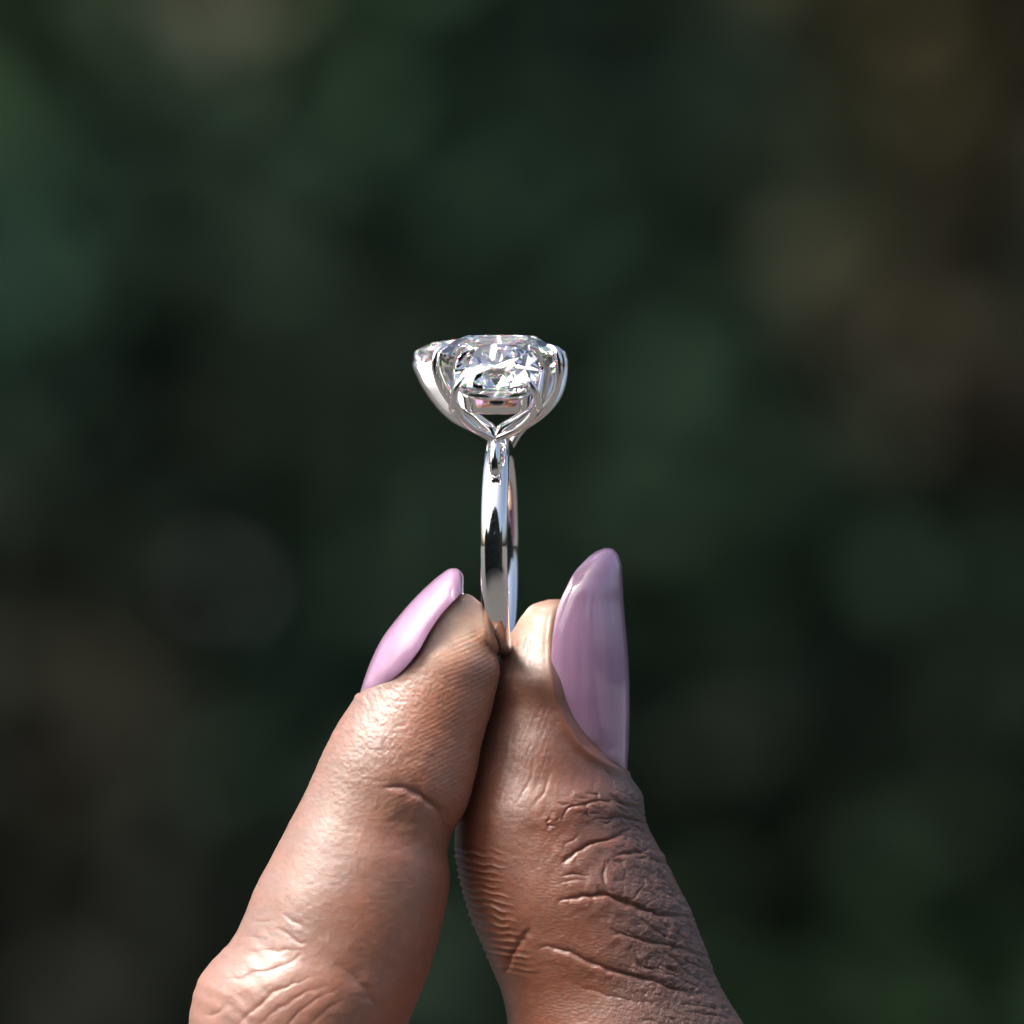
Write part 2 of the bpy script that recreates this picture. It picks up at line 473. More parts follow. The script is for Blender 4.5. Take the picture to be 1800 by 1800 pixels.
# leathery back of the thumb
lea = np.clip(sstep(985, 1150, X - (Y-1400)*.12 + 14*vnoise(X/30, Y/30, 46)), 0, 1) * sstep(1345, 1400, Y)
def cells(x, y, sd):
    xi = np.floor(x); yi = np.floor(y); best = np.full(x.shape, 9.); sec = best.copy()
    r = np.random.default_rng(sd).uniform(.1, .9, (128, 128, 2))
    for i in (-1, 0, 1):
        for j in (-1, 0, 1):
            a = (xi+i).astype(int) % 128; b = (yi+j).astype(int) % 128
            d = np.hypot(xi+i+r[a, b, 0]-x, yi+j+r[a, b, 1]-y)
            sec = np.where(d < best, best, np.minimum(sec, d)); best = np.minimum(best, d)
    return sec-best
cx_ = X*.94+Y*.2; cy_ = Y*.94-X*.2
H += lea * .62 * (2.2*np.minimum(cells(cx_/13, cy_/10, 41), .5) + 1.5*np.minimum(cells(cx_/6.5, cy_/5.5, 42), .5) + .8*vnoise(X/3.5, Y/3.5, 43) - 1.3)
mid = sstep(900, 980, X)*(1-lea)*sstep(1380, 1440, Y)
H += mid*(.7*np.minimum(cells((X+.4*Y)/16, (Y-.15*X)/6, 44), .5))
H += lea*1.6*np.minimum(cells((X+.5*Y)/34, (Y-.5*X)/15, 45), .4)
H += 1.5*vnoise(X/60, Y/60, 51) + 0.4*vnoise(X/20, Y/20, 52) + .20*vnoise(X/6, Y/6, 53)
# streaky fine lines on the pad
st = sstep(1000, 930, X)*sstep(1440, 1380, Y)
H += st*.3*vnoise((X+Y*.35)/5, (Y-X*.35)/26, 54)
TRIDGE = [(1103, 1358), (1106, 1310), (1107.5, 1260), (1107, 1200), (1104.5, 1150), (1100.5, 1100), (1097, 1060), (1095, 1020), (1091, 985), (1085, 972), (1075, 964), (1064, 963)]
TNEAR = [(1103, 1354), (1062, 1331), (1027, 1306), (1002, 1271), (986, 1232), (976, 1190), (971, 1150), (973, 1110), (981, 1062)]
dist, side, t = seg_dist(X, Y, TNEAR)
sg = -dist*side
# soft wall of skin outside the plate, the bed lower than the plate inside
H += front * (4.5*np.exp(-((sg-8)/9)**2) - 6*sstep(3, -16, sg)*np.exp(-(dist/90)**2) - 1.5*np.exp(-(dist/4)**2)) * sstep(1050, 1090, Y) * sstep(1385, 1345, Y)
thm.displace(H)

# ---- one continuous hand: both tubes meet in the web below the frame and run into the palm
def tone_index(f):
    X, Y = f.X, f.Py
    dorsal = .5 - .5*np.cos(f.th)
    C = np.zeros(X.shape + (3,))
    palm = np.array([.355, .160, .100]); back = np.array([.30, .172, .135])
    k = sstep(.30, .75, dorsal)[..., None]
    C[:] = palm*(1-k) + back*k
    tip = np.exp(-np.hypot((X-815)/95, (Y-1075)/75)**2)[..., None]
    C = C*(1-tip*.75) + np.array([.66, .48, .36])*tip*.75
    ora = np.exp(-(np.hypot((X-800)/80, (Y-1270)/120))**2)[..., None]*.5
    C = C*(1-ora) + np.array([.52, .21, .11])*ora
    v = 1 + .06*vnoise(X/90, Y/70, 61) + .025*vnoise(X/17, Y/17, 62)
    r = .06*vnoise(X/35, Y/35, 63) + .03*vnoise(X/11, Y/11, 64)
    C = C*v[..., None]
    C[..., 0] *= 1+r; C[..., 2] *= 1-r*.8
    kn = (sstep(1620, 1720, Y)*sstep(660, 520, X))[..., None]
    C = C*(1-.35*kn) + np.array([.44, .21, .16])*.35*kn
    return np.clip(C*.90, .01, .9)

def tone_thumb(f, lea):
    X, Y = f.X, f.Py
    C = np.zeros(X.shape + (3,))
    base = np.array([.250, .090, .048]); back = np.array([.108, .054, .037])
    k = (lea*.9)[..., None]
    C[:] = base*(1-k) + back*k
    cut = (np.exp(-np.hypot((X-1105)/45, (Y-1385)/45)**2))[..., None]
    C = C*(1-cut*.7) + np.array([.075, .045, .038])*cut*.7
    tip = np.exp(-np.hypot((X-935)/75, (Y-1090)/90)**2)[..., None]
    C = C*(1-tip*.85) + np.array([.60, .40, .29])*tip*.85
    padc = np.exp(-np.hypot((X-890)/70, (Y-1230)/150)**2)[..., None]*.45
    C = C*(1-padc) + np.array([.36, .18, .13])*padc
    v = 1 + .10*vnoise(X/60, Y/60, 71) + .06*vnoise(X/15, Y/15, 72)
    C = C*v[..., None]
    r = .06*vnoise(X/40, Y/40, 73)
    C[..., 0] *= 1+r; C[..., 2] *= 1-r*.7
    return np.clip(C*.76, .01, .9)

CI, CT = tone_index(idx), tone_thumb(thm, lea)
Vi, Vt = idx.coords().reshape(-1, 3), thm.coords().reshape(-1, 3)
def grid_faces(rows, N, off):
    r = np.arange(rows-1)[:, None]; c = np.arange(N)[None]
    a = r*N+c; b = r*N+(c+1) % N
    return np.stack([a, b, b+N, a+N], -1).reshape(-1, 4) + off
ni = len(Vi)
V = [Vi, Vt]
F = [grid_faces(idx.rows, N, 0), grid_faces(thm.rows, N, ni)]
# fingertip caps
extraV = []; tris = []
def cap(first, M):
    tris.append(np.stack([np.roll(first, -1), first, np.full(len(first), M)], 1))
nv = ni + len(Vt)
tipI = Vi[:N].mean(0); tipT = Vt[:N].mean(0)
extra = [tipI, tipT]
cap(np.arange(N), nv); cap(np.arange(N)+ni, nv+1)
nv += 2
q = N//4
li = (idx.rows-1)*N; lt = ni + (thm.rows-1)*N
inner_i = np.array([(j % N) for j in range(-q, q+1)]) + li               # faces the thumb
inner_t = np.array([(2*q - j) % N for j in range(-q, q+1)]) + lt         # faces the index, mirrored
F.append(np.stack([inner_i[:-1], inner_t[:-1], inner_t[1:], inner_i[1:]], 1))
outer = np.concatenate([np.array([j % N for j in range(q, 3*q+1)]) + li, np.array([(j) % N for j in range(3*q, 5*q+1)]) + lt])
allV = np.concatenate([Vi, Vt, np.array(extra)])
ring0 = allV[outer]
prev = outer
th = np.linspace(np.pi/2, np.pi/2+2*np.pi, len(outer), endpoint=False)
for kx, (cx, cy, cyd, hw, hd) in enumerate([(890, 2260, 40, 560, 300), (900, 2500, 70, 640, 310), (880, 2900, 110, 640, 300), (870, 3300, 130, 520, 290), (870, 3800, 140, 470, 300), (870, 4600, 150, 520, 330)]):
    tgt = np.stack([(cx + hw*np.cos(th) - 900)*U, (cyd - hd*np.sin(th))*U, np.full(len(th), (900-cy)*U)], 1)
    if kx == 0:
        tgt = .55*tgt + .45*(ring0 + np.array([0, 0, -200*U]))
    ids = np.arange(len(outer)) + nv
    nv += len(outer)
    extra.extend(list(tgt))
    F.append(np.stack([prev, np.roll(prev, -1), np.roll(ids, -1), ids], 1))
    prev = ids
extra.append(np.array(extra[-len(outer):]).mean(0))
cap(prev[::-1], nv)
V = np.concatenate([Vi, Vt, np.array(extra)])
Q = np.concatenate(F); T = np.concatenate(tris)
me = bpy.data.meshes.new("hand")
me.vertices.add(len(V)); me.vertices.foreach_set("co", V.astype(np.float32).ravel())
li_ = np.concatenate([Q.ravel(), T.ravel()]).astype(np.int32)
me.loops.add(len(li_)); me.loops.foreach_set("vertex_index", li_)
me.polygons.add(len(Q)+len(T))
me.polygons.foreach_set("loop_start", np.concatenate([np.arange(len(Q))*4, len(Q)*4+np.arange(len(T))*3]).astype(np.int32))
me.update(calc_edges=True)
me.validate()
bm = bmesh.new(); bm.from_mesh(me); bmesh.ops.recalc_face_normals(bm, faces=bm.faces); bm.to_mesh(me); bm.free()
C = np.concatenate([CI.reshape(-1, 3), CT.reshape(-1, 3), np.tile([[.30, .14, .095]], (len(extra), 1))])
C[ni+len(Vt)] = CI[0].mean(0); C[ni+len(Vt)+1] = CT[0].mean(0)
ca = me.color_attributes.new("skin_tone", 'FLOAT_COLOR', 'POINT')
ca.data.foreach_set("color", np.concatenate([C, np.ones((len(C), 1))], 1).astype(np.float32).ravel())
dry = np.concatenate([np.zeros(ni), lea.ravel(), np.zeros(len(extra))])
da = me.attributes.new("dryness", 'FLOAT', 'POINT')
da.data.foreach_set("value", dry.astype(np.float32))

sm, sn_, so = mat("skin")
p = principled(sn_, so)
at = sn_.nodes.new("ShaderNodeVertexColor"); at.layer_name = "skin_tone"
tc = sn_.nodes.new("ShaderNodeTexCoord")
mp = sn_.nodes.new("ShaderNodeMapping"); mp.inputs["Scale"].default_value = (1000, 1000, 1000)   # millimetres
sn_.links.new(tc.outputs["Object"], mp.inputs[0])
n1 = sn_.nodes.new("ShaderNodeTexNoise"); n1.inputs["Scale"].default_value = 1.1; n1.inputs["Detail"].default_value = 6
sn_.links.new(mp.outputs[0], n1.inputs[0])
mr = sn_.nodes.new("ShaderNodeMapRange"); mr.inputs[1].default_value = .3; mr.inputs[2].default_value = .7; mr.inputs[3].default_value = .90; mr.inputs[4].default_value = 1.08
sn_.links.new(n1.outputs["Fac"], mr.inputs[0])
mx = sn_.nodes.new("ShaderNodeMix"); mx.data_type = 'RGBA'; mx.blend_type = 'MULTIPLY'; mx.inputs[0].default_value = 1
sn_.links.new(at.outputs[0], mx.inputs[6]); sn_.links.new(mr.outputs[0], mx.inputs[7])
sn_.links.new(mx.outputs[2], p.inputs["Base Color"])
p.inputs["Subsurface Weight"].default_value = 0.85
p.inputs["Subsurface Radius"].default_value = (1.0, 0.35, 0.2)
p.inputs["Subsurface Scale"].default_value = 0.0015
dr = sn_.nodes.new("ShaderNodeAttribute"); dr.attribute_name = "dryness"
rr = sn_.nodes.new("ShaderNodeMapRange"); rr.inputs[3].default_value = .42; rr.inputs[4].default_value = .50
sn_.links.new(dr.outputs["Fac"], rr.inputs[0]); sn_.links.new(rr.outputs[0], p.inputs["Roughness"])
p.inputs["Specular IOR Level"].default_value = 0.85
cw = sn_.nodes.new("ShaderNodeMapRange"); cw.inputs[3].default_value = .45; cw.inputs[4].default_value = 0.0
sn_.links.new(dr.outputs["Fac"], cw.inputs[0]); sn_.links.new(cw.outputs[0], p.inputs["Coat Weight"])
p.inputs["Coat Roughness"].default_value = .5
vo = sn_.nodes.new("ShaderNodeTexVoronoi"); vo.feature = 'DISTANCE_TO_EDGE'; vo.inputs["Scale"].default_value = 3.6
n2 = sn_.nodes.new("ShaderNodeTexNoise"); n2.inputs["Scale"].default_value = 6; n2.inputs["Detail"].default_value = 5
n3 = sn_.nodes.new("ShaderNodeTexNoise"); n3.inputs["Scale"].default_value = 2.0; n3.inputs["Detail"].default_value = 2
wv = sn_.nodes.new("ShaderNodeVectorMath"); wv.operation = 'MULTIPLY_ADD'; wv.inputs[1].default_value = (.5, .5, .5)
sn_.links.new(mp.outputs[0], n3.inputs[0]); sn_.links.new(n3.outputs["Color"], wv.inputs[0]); sn_.links.new(mp.outputs[0], wv.inputs[2])
sn_.links.new(wv.outputs[0], vo.inputs[0]); sn_.links.new(mp.outputs[0], n2.inputs[0])
vm = sn_.nodes.new("ShaderNodeMapRange"); vm.inputs[1].default_value = 0; vm.inputs[2].default_value = .12; vm.inputs[3].default_value = 0; vm.inputs[4].default_value = .6
sn_.links.new(vo.outputs["Distance"], vm.inputs[0])
ad = sn_.nodes.new("ShaderNodeMath"); ad.operation = 'ADD'
sn_.links.new(vm.outputs[0], ad.inputs[0]); sn_.links.new(n2.outputs["Fac"], ad.inputs[1])
bp = sn_.nodes.new("ShaderNodeBump"); bp.inputs["Strength"].default_value = .6
bd = sn_.nodes.new("ShaderNodeMapRange"); bd.inputs[3].default_value = .00002; bd.inputs[4].default_value = .00008
sn_.links.new(dr.outputs["Fac"], bd.inputs[0]); sn_.links.new(bd.outputs[0], bp.inputs["Distance"])
sn_.links.new(ad.outputs[0], bp.inputs["Height"]); sn_.links.new(bp.outputs[0], p.inputs["Normal"])
hand = add_obj("hand", me, sm)
hand["label"] = "brown skinned hand pinching the ring upright between index finger and thumb"
hand["category"] = "hand"

# ------------------------------------------------------------------ nails
nm, nn, no = mat("lilac_nail_polish")
p = principled(nn, no)
tc = nn.nodes.new("ShaderNodeTexCoord")
mp = nn.nodes.new("ShaderNodeMapping"); mp.inputs["Scale"].default_value = (900, 900, 90)
nz = nn.nodes.new("ShaderNodeTexNoise"); nz.inputs["Scale"].default_value = 1; nz.inputs["Detail"].default_value = 3
nn.links.new(tc.outputs["Object"], mp.inputs[0]); nn.links.new(mp.outputs[0], nz.inputs[0])
cr = nn.nodes.new("ShaderNodeValToRGB")
cr.color_ramp.elements[0].position = .3; cr.color_ramp.elements[0].color = (.35, .20, .32, 1)
cr.color_ramp.elements[1].position = .7; cr.color_ramp.elements[1].color = (.41, .245, .39, 1)
nn.links.new(nz.outputs["Fac"], cr.inputs[0]); nn.links.new(cr.outputs[0], p.inputs["Base Color"])
p.inputs["Roughness"].default_value = .32
p.inputs["Coat Weight"].default_value = 1.0
p.inputs["Coat Roughness"].default_value = .04
p.inputs["Coat IOR"].default_value = 1.75
p.inputs["Subsurface Weight"].default_value = .15
p.inputs["Subsurface Radius"].default_value = (1, .5, .6)
p.inputs["Subsurface Scale"].default_value = .0006
bp = nn.nodes.new("ShaderNodeBump"); bp.inputs["Strength"].default_value = .12; bp.inputs["Distance"].default_value = .00012
nn.links.new(nz.outputs["Fac"], bp.inputs["Height"]); nn.links.new(bp.outputs[0], p.inputs["Normal"]); nn.links.new(bp.outputs[0], p.inputs["Coat Normal"])

def build_nail(ridge, sagw, yc, arc0, arc1, inward, label, nv_=110, nu=72, thick=7.0):
    """ridge: px polyline base->tip; sagw: (arc fraction, visible width px, half depth px); arcs in degrees,
    90 = silhouette at the ridge; section point = ridge + inward*sag*(1-sin a)... """
    R_ = np.array(ridge, float)
    t = np.concatenate([[0], np.cumsum(np.linalg.norm(np.diff(R_, axis=0), axis=1))]); t /= t[-1]
    u = np.linspace(0, 1, nv_); u = .5-.5*np.cos(np.pi*u)
    C_ = catmull(R_, t, u)
    S = np.array(sagw, float)
    sag = catmull(S[:, 1:2], S[:, 0], u)[:, 0]; wd = catmull(S[:, 2:3], S[:, 0], u)[:, 0]
    inw = np.array(inward, float)
    a = np.radians(np.linspace(arc0, arc1, nu))
    sa = np.sin(a); ca_ = np.cos(a)
    lo = math.sin(math.radians(arc0))                                 # sin at near edge
    outer = []
    for kx, off in enumerate((0.0, thick)):
        if inw.ndim == 1:
            iw = np.tile(inw[None], (nv_, 1))
        else:
            iw = catmull(inw, np.linspace(0, 1, len(inw)), u)
        iw = iw/np.linalg.norm(iw, axis=1, keepdims=True)
        r = sag/(1-lo)                                                # radius along the inward axis
        offv = np.minimum(off, r*.5)
        cx = C_ + iw*r[:, None]
        rr_ = r-offv; dd = np.maximum(wd-offv, .3)
        px = cx[:, None, :] - iw[:, None, :]*(rr_[:, None]*sa[None])[..., None]
        dep = yc - dd[:, None]*ca_[None]
        outer.append(np.stack([(px[..., 0]-900)*U, dep*U, (900-px[..., 1])*U], -1))
    A, B = outer
    V = np.concatenate([A.reshape(-1, 3), B.reshape(-1, 3)])
    M = nv_*nu
    F = []
    for i in range(nv_-1):
        for j in range(nu-1):
            a0 = i*nu+j
            F.append((a0, a0+1, a0+nu+1, a0+nu)); F.append((M+a0, M+a0+nu, M+a0+nu+1, M+a0+1))
        for j in (0, nu-1):
            a0 = i*nu+j
            F.append((a0, a0+nu, M+a0+nu, M+a0) if j == 0 else (a0, M+a0, M+a0+nu, a0+nu))
    for i in (0, nv_-1):
        for j in range(nu-1):
            a0 = i*nu+j
            F.append((a0, M+a0, M+a0+1, a0+1))
    me = mesh_from("nail", V, F)
    bm = bmesh.new(); bm.from_mesh(me); bmesh.ops.recalc_face_normals(bm, faces=bm.faces); bm.to_mesh(me); bm.free()
    o = add_obj("nail", me, nm, hand)
    o["label"] = label
    bv = o.modifiers.new("edge", 'BEVEL'); bv.width = 2.2*U; bv.segments = 2; bv.limit_method = 'ANGLE'; bv.angle_limit = math.radians(50)
    return o

def arc_nail(ridge, sagw, yc, near_deg, far_deg, inward, label):
    return build_nail(ridge, sagw, yc, near_deg, far_deg, inward, label)
# near edge angle, ridge at 90 degrees, far edge beyond
arc_nail(INAIL, [(0, 3, 4), (.058, 22, 45), (.144, 42, 72), (.29, 62, 92), (.40, 66, 97), (.53, 60, 95), (.67, 54, 89), (.82, 50, 78), (.887, 48, 66), (.928, 45, 56), (.966, 36, 44), (1, 22, 28)],
         IY, 0, 180, [(.80, .60), (.84, .54), (.86, .5), (.84, .55), (.8, .6), (.76, .65), (.72, .7), (.66, .75), (.58, .81), (.3, .95), (-.15, 1)], "glossy pale lilac nail catching the light on the index finger")
arc_nail(TRIDGE, [(0, 3, 10), (.034, 40, 55), (.115, 82, 84), (.288, 124, 108), (.44, 136, 114), (.595, 130, 112), (.72, 117, 104), (.823, 99, 92), (.908, 77, 70), (.942, 60, 56), (.973, 40, 40), (1, 20, 24)],
         TY-4, -24, 150, [(-1, .02), (-1, 0), (-1, 0), (-1, 0), (-1, 0), (-1, 0), (-1, .02), (-1, .04), (-1, .09), (-.985, .17), (-.9, .36)], "mauve lacquered thumb nail, long with a rounded tip")

# ------------------------------------------------------------------ ring
mm, mn, mo = mat("polished_white_gold")
p = principled(mn, mo)
p.inputs["Base Color"].default_value = (.86, .85, .84, 1)
p.inputs["Metallic"].default_value = 1
tc = mn.nodes.new("ShaderNodeTexCoord")
nz = mn.nodes.new("ShaderNodeTexNoise"); nz.inputs["Scale"].default_value = 700; nz.inputs["Detail"].default_value = 3
mn.links.new(tc.outputs["Object"], nz.inputs[0])
mr = mn.nodes.new("ShaderNodeMapRange"); mr.inputs[3].default_value = .03; mr.inputs[4].default_value = .10
mn.links.new(nz.outputs["Fac"], mr.inputs[0]); mn.links.new(mr.outputs[0], p.inputs["Roughness"])
bp = mn.nodes.new("ShaderNodeBump"); bp.inputs["Strength"].default_value = .10; bp.inputs["Distance"].default_value = .00006
mn.links.new(nz.outputs["Fac"], bp.inputs["Height"]); mn.links.new(bp.outputs[0], p.inputs["Normal"])

stm, stn, sto = mat("satin_white_gold")
p = principled(stn, sto)
p.inputs["Base Color"].default_value = (.84, .84, .86, 1); p.inputs["Metallic"].default_value = 1
nz = stn.nodes.new("ShaderNodeTexNoise"); nz.inputs["Scale"].default_value = 900
mr = stn.nodes.new("ShaderNodeMapRange"); mr.inputs[3].default_value = .26; mr.inputs[4].default_value = .36
stn.links.new(nz.outputs["Fac"], mr.inputs[0]); stn.links.new(mr.outputs[0], p.inputs["Roughness"])

dm, dn, do = mat("diamond")
prev = None
for c, ior in (((1, 0, 0, 1), 2.395), ((0, 1, 0, 1), 2.42), ((0, 0, 1, 1), 2.455)):
    c = tuple(.10*x for x in c[:3]) + (1,)
    g = dn.nodes.new("ShaderNodeBsdfGlass"); g.inputs["Color"].default_value = c; g.inputs["Roughness"].default_value = 0; g.inputs["IOR"].default_value = ior
    if prev is None:
        prev = g.outputs[0]
    else:
        a = dn.nodes.new("ShaderNodeAddShader"); dn.links.new(prev, a.inputs[0]); dn.links.new(g.outputs[0], a.inputs[1]); prev = a.outputs[0]
g = dn.nodes.new("ShaderNodeBsdfGlass"); g.inputs["Color"].default_value = (.90, .90, .90, 1); g.inputs["Roughness"].default_value = 0; g.inputs["IOR"].default_value = 2.42
a = dn.nodes.new("ShaderNodeAddShader"); dn.links.new(prev, a.inputs[0]); dn.links.new(g.outputs[0], a.inputs[1])
dn.links.new(a.outputs[0], do.inputs[0])

ring = bpy.data.objects.new("ring", None)
col.objects.link(ring)
ring.empty_display_size = .005
RC = (878, 960)
ring.location = ((RC[0]-900)*U, 0, (900-RC[1])*U - 195*U)
ring.rotation_euler = (0, 0, math.radians(-3.0))
ring["label"] = "polished white gold three stone diamond ring held upright by the fingertips"
ring["category"] = "ring"
RZ = 195    # ring local origin is at the bottom of the band; centre is 195 px up

def sweep(path, sect, closed=False, capped=True):
    """path (n,3) px local, sect: function i,t -> (m,2) px; frame by parallel transport. returns V(px), F"""
    P = np.asarray(path, float); n = len(P)
    T = np.gradient(P, axis=0) if not closed else np.roll(P, -1, 0)-np.roll(P, 1, 0)
    T /= np.linalg.norm(T, axis=1, keepdims=True)
    return P, T

def tube(path, r, m=16, ref=(0, 1, 0), rx=None):
    P = np.asarray(path, float)
    k = np.arange(len(P))
    n = 8*len(P)
    Q = catmull(P, k, n)
    rad = catmull(np.asarray(r, float)[:, None], k, n)[:, 0]
    rad2 = rad if rx is None else catmull(np.asarray(rx, float)[:, None], k, n)[:, 0]
    T = np.gradient(Q, axis=0); T /= np.linalg.norm(T, axis=1, keepdims=True)
    ref = np.asarray(ref, float)
    B = ref[None] - (T@ref)[:, None]*T; B /= np.linalg.norm(B, axis=1, keepdims=True)
    Nn = np.cross(T, B)
    a = np.linspace(0, 2*np.pi, m, endpoint=False)
    V = Q[:, None] + (np.cos(a)[None]*rad[:, None])[..., None]*B[:, None] + (np.sin(a)[None]*rad2[:, None])[..., None]*Nn[:, None]
    V = V.reshape(-1, 3)
    F = [tuple(int(x) for x in f) for f in grid_faces(n, m, 0)]
    F.append(tuple(range(m))[::-1]); F.append(tuple(range((n-1)*m, n*m)))
    return V, F

def ring_part(name, V, F, material, parent=None, smooth=True, shift=(0, 0, 0), off=(0, 0, RZ)):
    V = (np.asarray(V) + np.asarray(off))*U
    me = mesh_mixed(name, V, F)
    bm = bmesh.new(); bm.from_mesh(me); bmesh.ops.recalc_face_normals(bm, faces=bm.faces); bm.to_mesh(me); bm.free()
    return add_obj(name, me, material, parent or ring, smooth)

# band: comfort-fit shank with a softly faceted outside, narrower towards the head
nA, nS = 360, 64
Vb = []
for i in range(nA):
    a = 2*math.pi*i/nA            # 0 = top, sweeping towards the camera
    hw = 23.5 - 2.0*math.exp(-(min(a, 2*math.pi-a)/.7)**2)
    for j in range(nS):
        b = 2*math.pi*j/nS
        cx, cz = math.cos(b), math.sin(b)
        ex = .9
        xx = hw*math.copysign(abs(cx)**ex, cx)
        rz = 179 + 16.5*math.copysign(abs(cz)**(.86 if cz > 0 else .7), cz)
        Vb.append((xx, -rz*math.sin(a), rz*math.cos(a)))
Fb = []
for i in range(nA):
    for j in range(nS):
        i2, j2 = (i+1) % nA, (j+1) % nS
        Fb.append((i*nS+j, i*nS+j2, i2*nS+j2, i2*nS+j))
band = ring_part("band", Vb, Fb, mm)

# ---- gems: cut by planes like the real thing
def cushion_outline(a, b, e, n=56):
    t = np.linspace(0, 2*np.pi, n, endpoint=False) + np.pi/n
    return np.stack([a*np.sign(np.cos(t))*np.abs(np.cos(t))**e, b*np.sign(np.sin(t))*np.abs(np.sin(t))**e], 1)
def cut_gem(outline, crown_h, pav_d, table=.56, girdle=3.5, K=8, rot=0.0, steep=0):
    bm = bmesh.new()
    zt, zb = crown_h, -pav_d*1.25
    top = [bm.verts.new((x, y, zt)) for x, y in outline]
    bot = [bm.verts.new((x, y, zb)) for x, y in outline]
    n = len(top)
    bm.faces.new(top); bm.faces.new(bot[::-1])
    for i in range(n):
        bm.faces.new((top[i], bot[i], bot[(i+1) % n], top[(i+1) % n]))
    def sup(phi):
        d = outline[:, 0]*math.cos(phi) + outline[:, 1]*math.sin(phi)
        return d.max()
    def cut(phi, slope_deg, dist, z, up):
        s = math.radians(slope_deg)
        no = Vector((math.cos(phi)*math.sin(s), math.sin(phi)*math.sin(s), math.cos(s)*(1 if up else -1)))
        co = Vector((math.cos(phi)*dist, math.sin(phi)*dist, z))
        g = bm.verts[:] + bm.edges[:] + bm.faces[:]
        r = bmesh.ops.bisect_plane(bm, geom=g, plane_co=co, plane_no=no, clear_outer=True, dist=1e-4)
        ed = [e for e in r['geom_cut'] if isinstance(e, bmesh.types.BMEdge)]
        if ed:
            bmesh.ops.holes_fill(bm, edges=ed, sides=0)
    for k in range(K):
        ph = rot + 2*math.pi*k/K
        h = sup(ph)
        main = math.degrees(math.atan2(crown_h, h*(1-table)))
        main = max(main, steep)
        cut(ph, main, h, girdle*.5, True)
        pm = math.degrees(math.atan2(pav_d, h))
        cut(ph, pm, h, -girdle*.5, False)
    for k in range(2*K):
        ph = rot + 2*math.pi*(k+.5)/(2*K)
        h = sup(ph)
        if k % 2 == 0:
            cut(ph, max(steep, math.degrees(math.atan2(crown_h*1.22, h*(1-table)))), h, girdle*.5, True)
    for k in range(K):
        ph = rot + 2*math.pi*(k+.5)/K
        h = sup(ph)
        cut(ph, 22, h*(table+.13), crown_h*.80, True)
    bmesh.ops.remove_doubles(bm, verts=bm.verts, dist=.02)
    bmesh.ops.recalc_face_normals(bm, faces=bm.faces)
    me = bpy.data.meshes.new("diamond"); bm.to_mesh(me); bm.free()
    return me

def place(me, M):
    """local px matrix -> ring-local metres"""
    S = Matrix.Scale(U, 4) @ Matrix.Translation((0, 0, RZ)) @ M
    me.transform(S)

def gem(outline, crown, pav, M, label, **kw):
    me = cut_gem(outline, crown, pav, **kw)
    place(me, M)
    o = add_obj("diamond", me, dm, ring, smooth=False)
    o["label"] = label
    return o

MC = Matrix.Translation((0, 0, 336))
MN = Matrix.Translation((4, -166, 308)) @ Matrix.Rotation(math.radians(31), 4, 'X')
MF = Matrix.Translation((-24, 158, 330)) @ Matrix.Rotation(math.radians(-18), 4, 'X')
oc = cushion_outline(110, 92, .62); on = cushion_outline(73, 71, .62); of = cushion_outline(136, 74, .60)
gem(oc, 34, 84, MC, "large cushion cut centre diamond", rot=math.pi/8*0)
gem(on, 27, 56, MN, "smaller cushion cut side diamond tilted towards the front")
gem(of, 27, 62, MF, "elongated side diamond at the back, its end showing at the left", steep=44)

def tf(M, pts):
    return np.array([tuple(M @ Vector(p)) for p in pts])

def rail(outline, z0, z1, k0, k1, thick, M, name="basket"):
    """gallery rail: a ribbon of metal under the girdle, slightly hollow outside"""
    V = []; F = []
    n = len(outline)
    prof = []
    for s in np.linspace(0, 1, 7):
        kk = k0 + (k1-k0)*s - .035*math.sin(math.pi*s)
        prof.append((kk, z0 + (z1-z0)*s, 0))
    for s in np.linspace(1, 0, 5):
        prof.append((k0 + (k1-k0)*s, z0+(z1-z0)*s, thick))
    m = len(prof)
    for x, y in outline:
        l = math.hypot(x, y)
        for kk, z, tt in prof:
            f = kk - tt/l
            V.append((x*f, y*f, z))
    for i in range(n):
        for j in range(m):
            i2, j2 = (i+1) % n, (j+1) % m
            F.append((i*m+j, i*m+j2, i2*m+j2, i2*m+j))
    V = tf(M, V)
    o = ring_part(name, V, F, mm)
    bv = o.modifiers.new("edge", 'BEVEL'); bv.width = 1.2*U; bv.segments = 2; bv.limit_method = 'ANGLE'; bv.angle_limit = math.radians(40)
    return o

def prong(path, r, parent, rx=None):
    V, F = tube(path, r, 18, ref=(0, 1, .2), rx=rx)
    return ring_part("prong", V, F, mm, parent)

# near head
bN = rail(on, -58, -21, .80, .94, 7, MN)
for sx in (-1, 1):
    for sy in (-1, 1):
        a = tf(MN, [(sx*54, sy*53, 15), (sx*61, sy*60, 10), (sx*67, sy*65, 0), (sx*72, sy*66, -18), (sx*75, sy*63, -40)])
        b = np.array([(4+sx*72, -152+sy*42, 246), (4+sx*60, -150+sy*29, 224), (3+sx*40, -146+sy*16, 206), (2+sx*18, -143+sy*6, 195), (sx*3, -141, 188)])
        if sy > 0:
            b = np.array([(4+sx*62, -122, 246), (4+sx*44, -127, 230), (3+sx*25, -133, 216), (2+sx*9, -138, 205), (sx*2, -141, 190)])
        prong(np.concatenate([a, b]), [3, 5, 6, 6.3, 6.3, 6.5, 7.5, 8.5, 8.5, 7] if sy > 0 else [3, 5, 6.3, 6.8, 6.8, 6.8, 6.8, 6.8, 6.8, 6.5], bN)
# stem that carries the near head on the shank
V, F = tube([(1, -124, 202), (0, -136, 186), (0, -145, 168), (0, -150, 150), (0, -151, 136), (0, -145, 122)], [8, 9, 9.5, 10, 9.5, 8], 24, ref=(1, 0, 0), rx=[9, 10, 10, 9, 7, 5])
ring_part("stem", V, F, mm, bN)
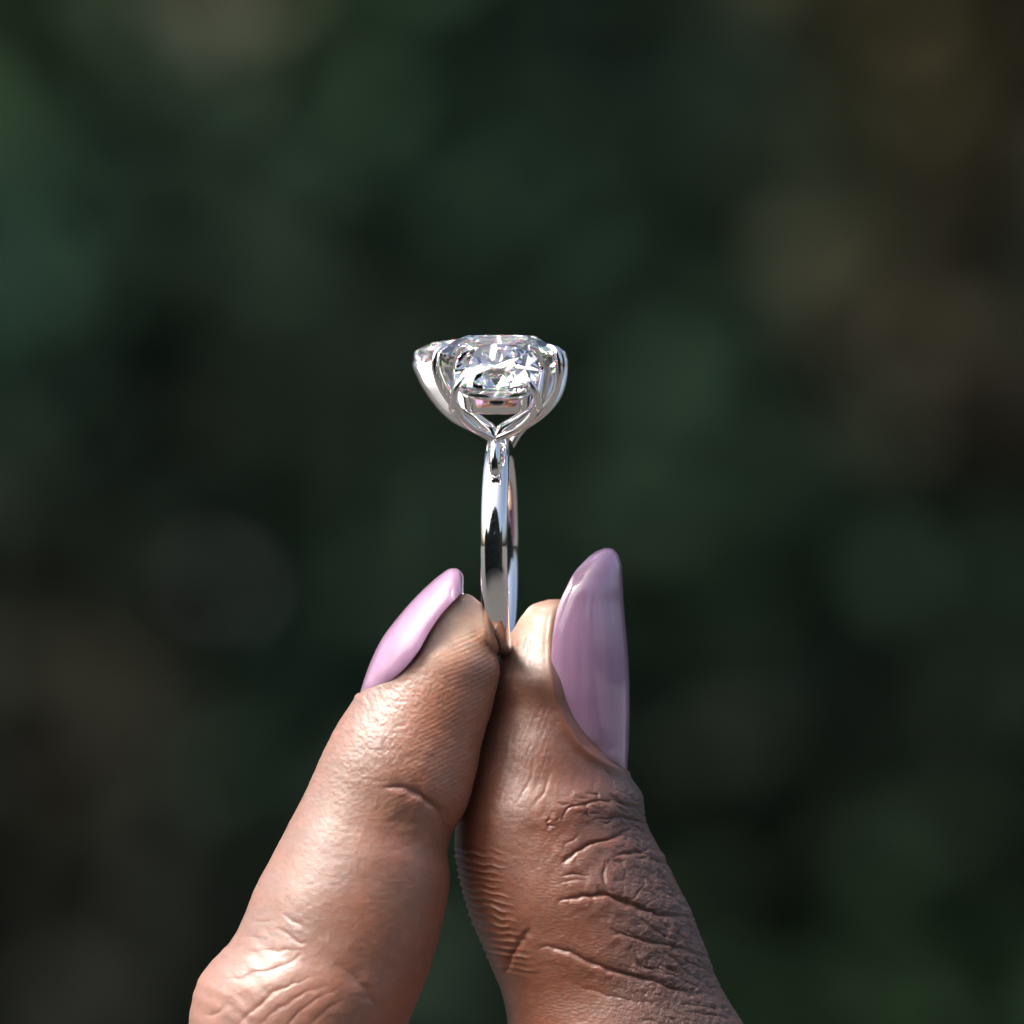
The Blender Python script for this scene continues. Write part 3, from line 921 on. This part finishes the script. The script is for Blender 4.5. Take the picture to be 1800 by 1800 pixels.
# centre head
bC = rail(oc, -66, -40, .56, .70, 8, MC)
for sx in (-1, 1):
    for sy in (-1, 1):
        pth = [(sx*88, sy*72, 352), (sx*98, sy*79, 347), (sx*106, sy*84, 336), (sx*109, sy*84, 312), (sx*106, sy*76, 286), (sx*96, sy*62, 260), (sx*74, sy*44, 234), (sx*42, sy*26, 211), (sx*14, sy*14, 196)]
        if sx < 0:
            pth[3:7] = [(-108, sy*84, 314), (-101, sy*76, 288), (-86, sy*62, 260), (-64, sy*44, 234)]
        prong(pth, [3, 5, 6.5, 7.2, 7.2, 7.2, 7.2, 7.2, 7], bC)
# far head: wide flat prong at the left end, two round prongs at the other
bF = rail(of, -50, -26, .58, .70, 7, MF)
def chevron():
    pts = [(-160, 328), (-161, 318), (-153, 300), (-141, 278), (-116, 244), (-86, 218), (-40, 195), (-2, 172)]
    P = catmull(np.array(pts, float), np.arange(len(pts)), 64)
    T = np.gradient(P, axis=0); T /= np.linalg.norm(T, axis=1, keepdims=True)
    Nn = np.stack([-T[:, 1], T[:, 0]], 1)          # towards the stone
    V = []; F = []
    wdt = np.interp(np.linspace(0, 1, 64), [0, .1, .3, .6, 1], [22, 34, 46, 44, 18])
    for i in range(64):
        s = i/63
        yb = 150*(1-s)+70*s
        hw = 22
        for (dx, dy) in ((0, 0), (3, -hw*.55), (9, -hw), (wdt[i]-4, -hw-6), (wdt[i], -hw-2), (wdt[i]*.75, 0), (wdt[i], hw+2), (wdt[i]-4, hw+6), (9, hw), (3, hw*.55)):
            q = P[i] + Nn[i]*dx*(1 if True else -1)
            V.append((q[0], yb+dy, q[1]))
    m = 10
    F = [tuple(int(x) for x in f) for f in grid_faces(64, m, 0)]
    F.append(tuple(range(m))[::-1]); F.append(tuple(range(63*m, 64*m)))
    o = ring_part("prong", V, F, stm, bF, smooth=True)
    o["label"] = "wide flat prong under the left end of the back diamond"
    bv = o.modifiers.new("edge", 'BEVEL'); bv.width = 2*U; bv.segments = 3; bv.limit_method = 'ANGLE'; bv.angle_limit = math.radians(28)
    o.modifiers.new("wn", 'WEIGHTED_NORMAL')
    return o
chevron()
for sy in (-1, 1):
    a = tf(MF, [(66, sy*46, 24), (84, sy*54, 18), (100, sy*60, 2), (104, sy*60, -22)])
    b = np.array([(70, 150+sy*40, 258), (48, 130+sy*24, 226), (22, 112+sy*12, 192), (3, 98, 152)])
    prong(np.concatenate([a, b]), [3, 5, 6.5, 7, 7, 7, 7, 7], bF)
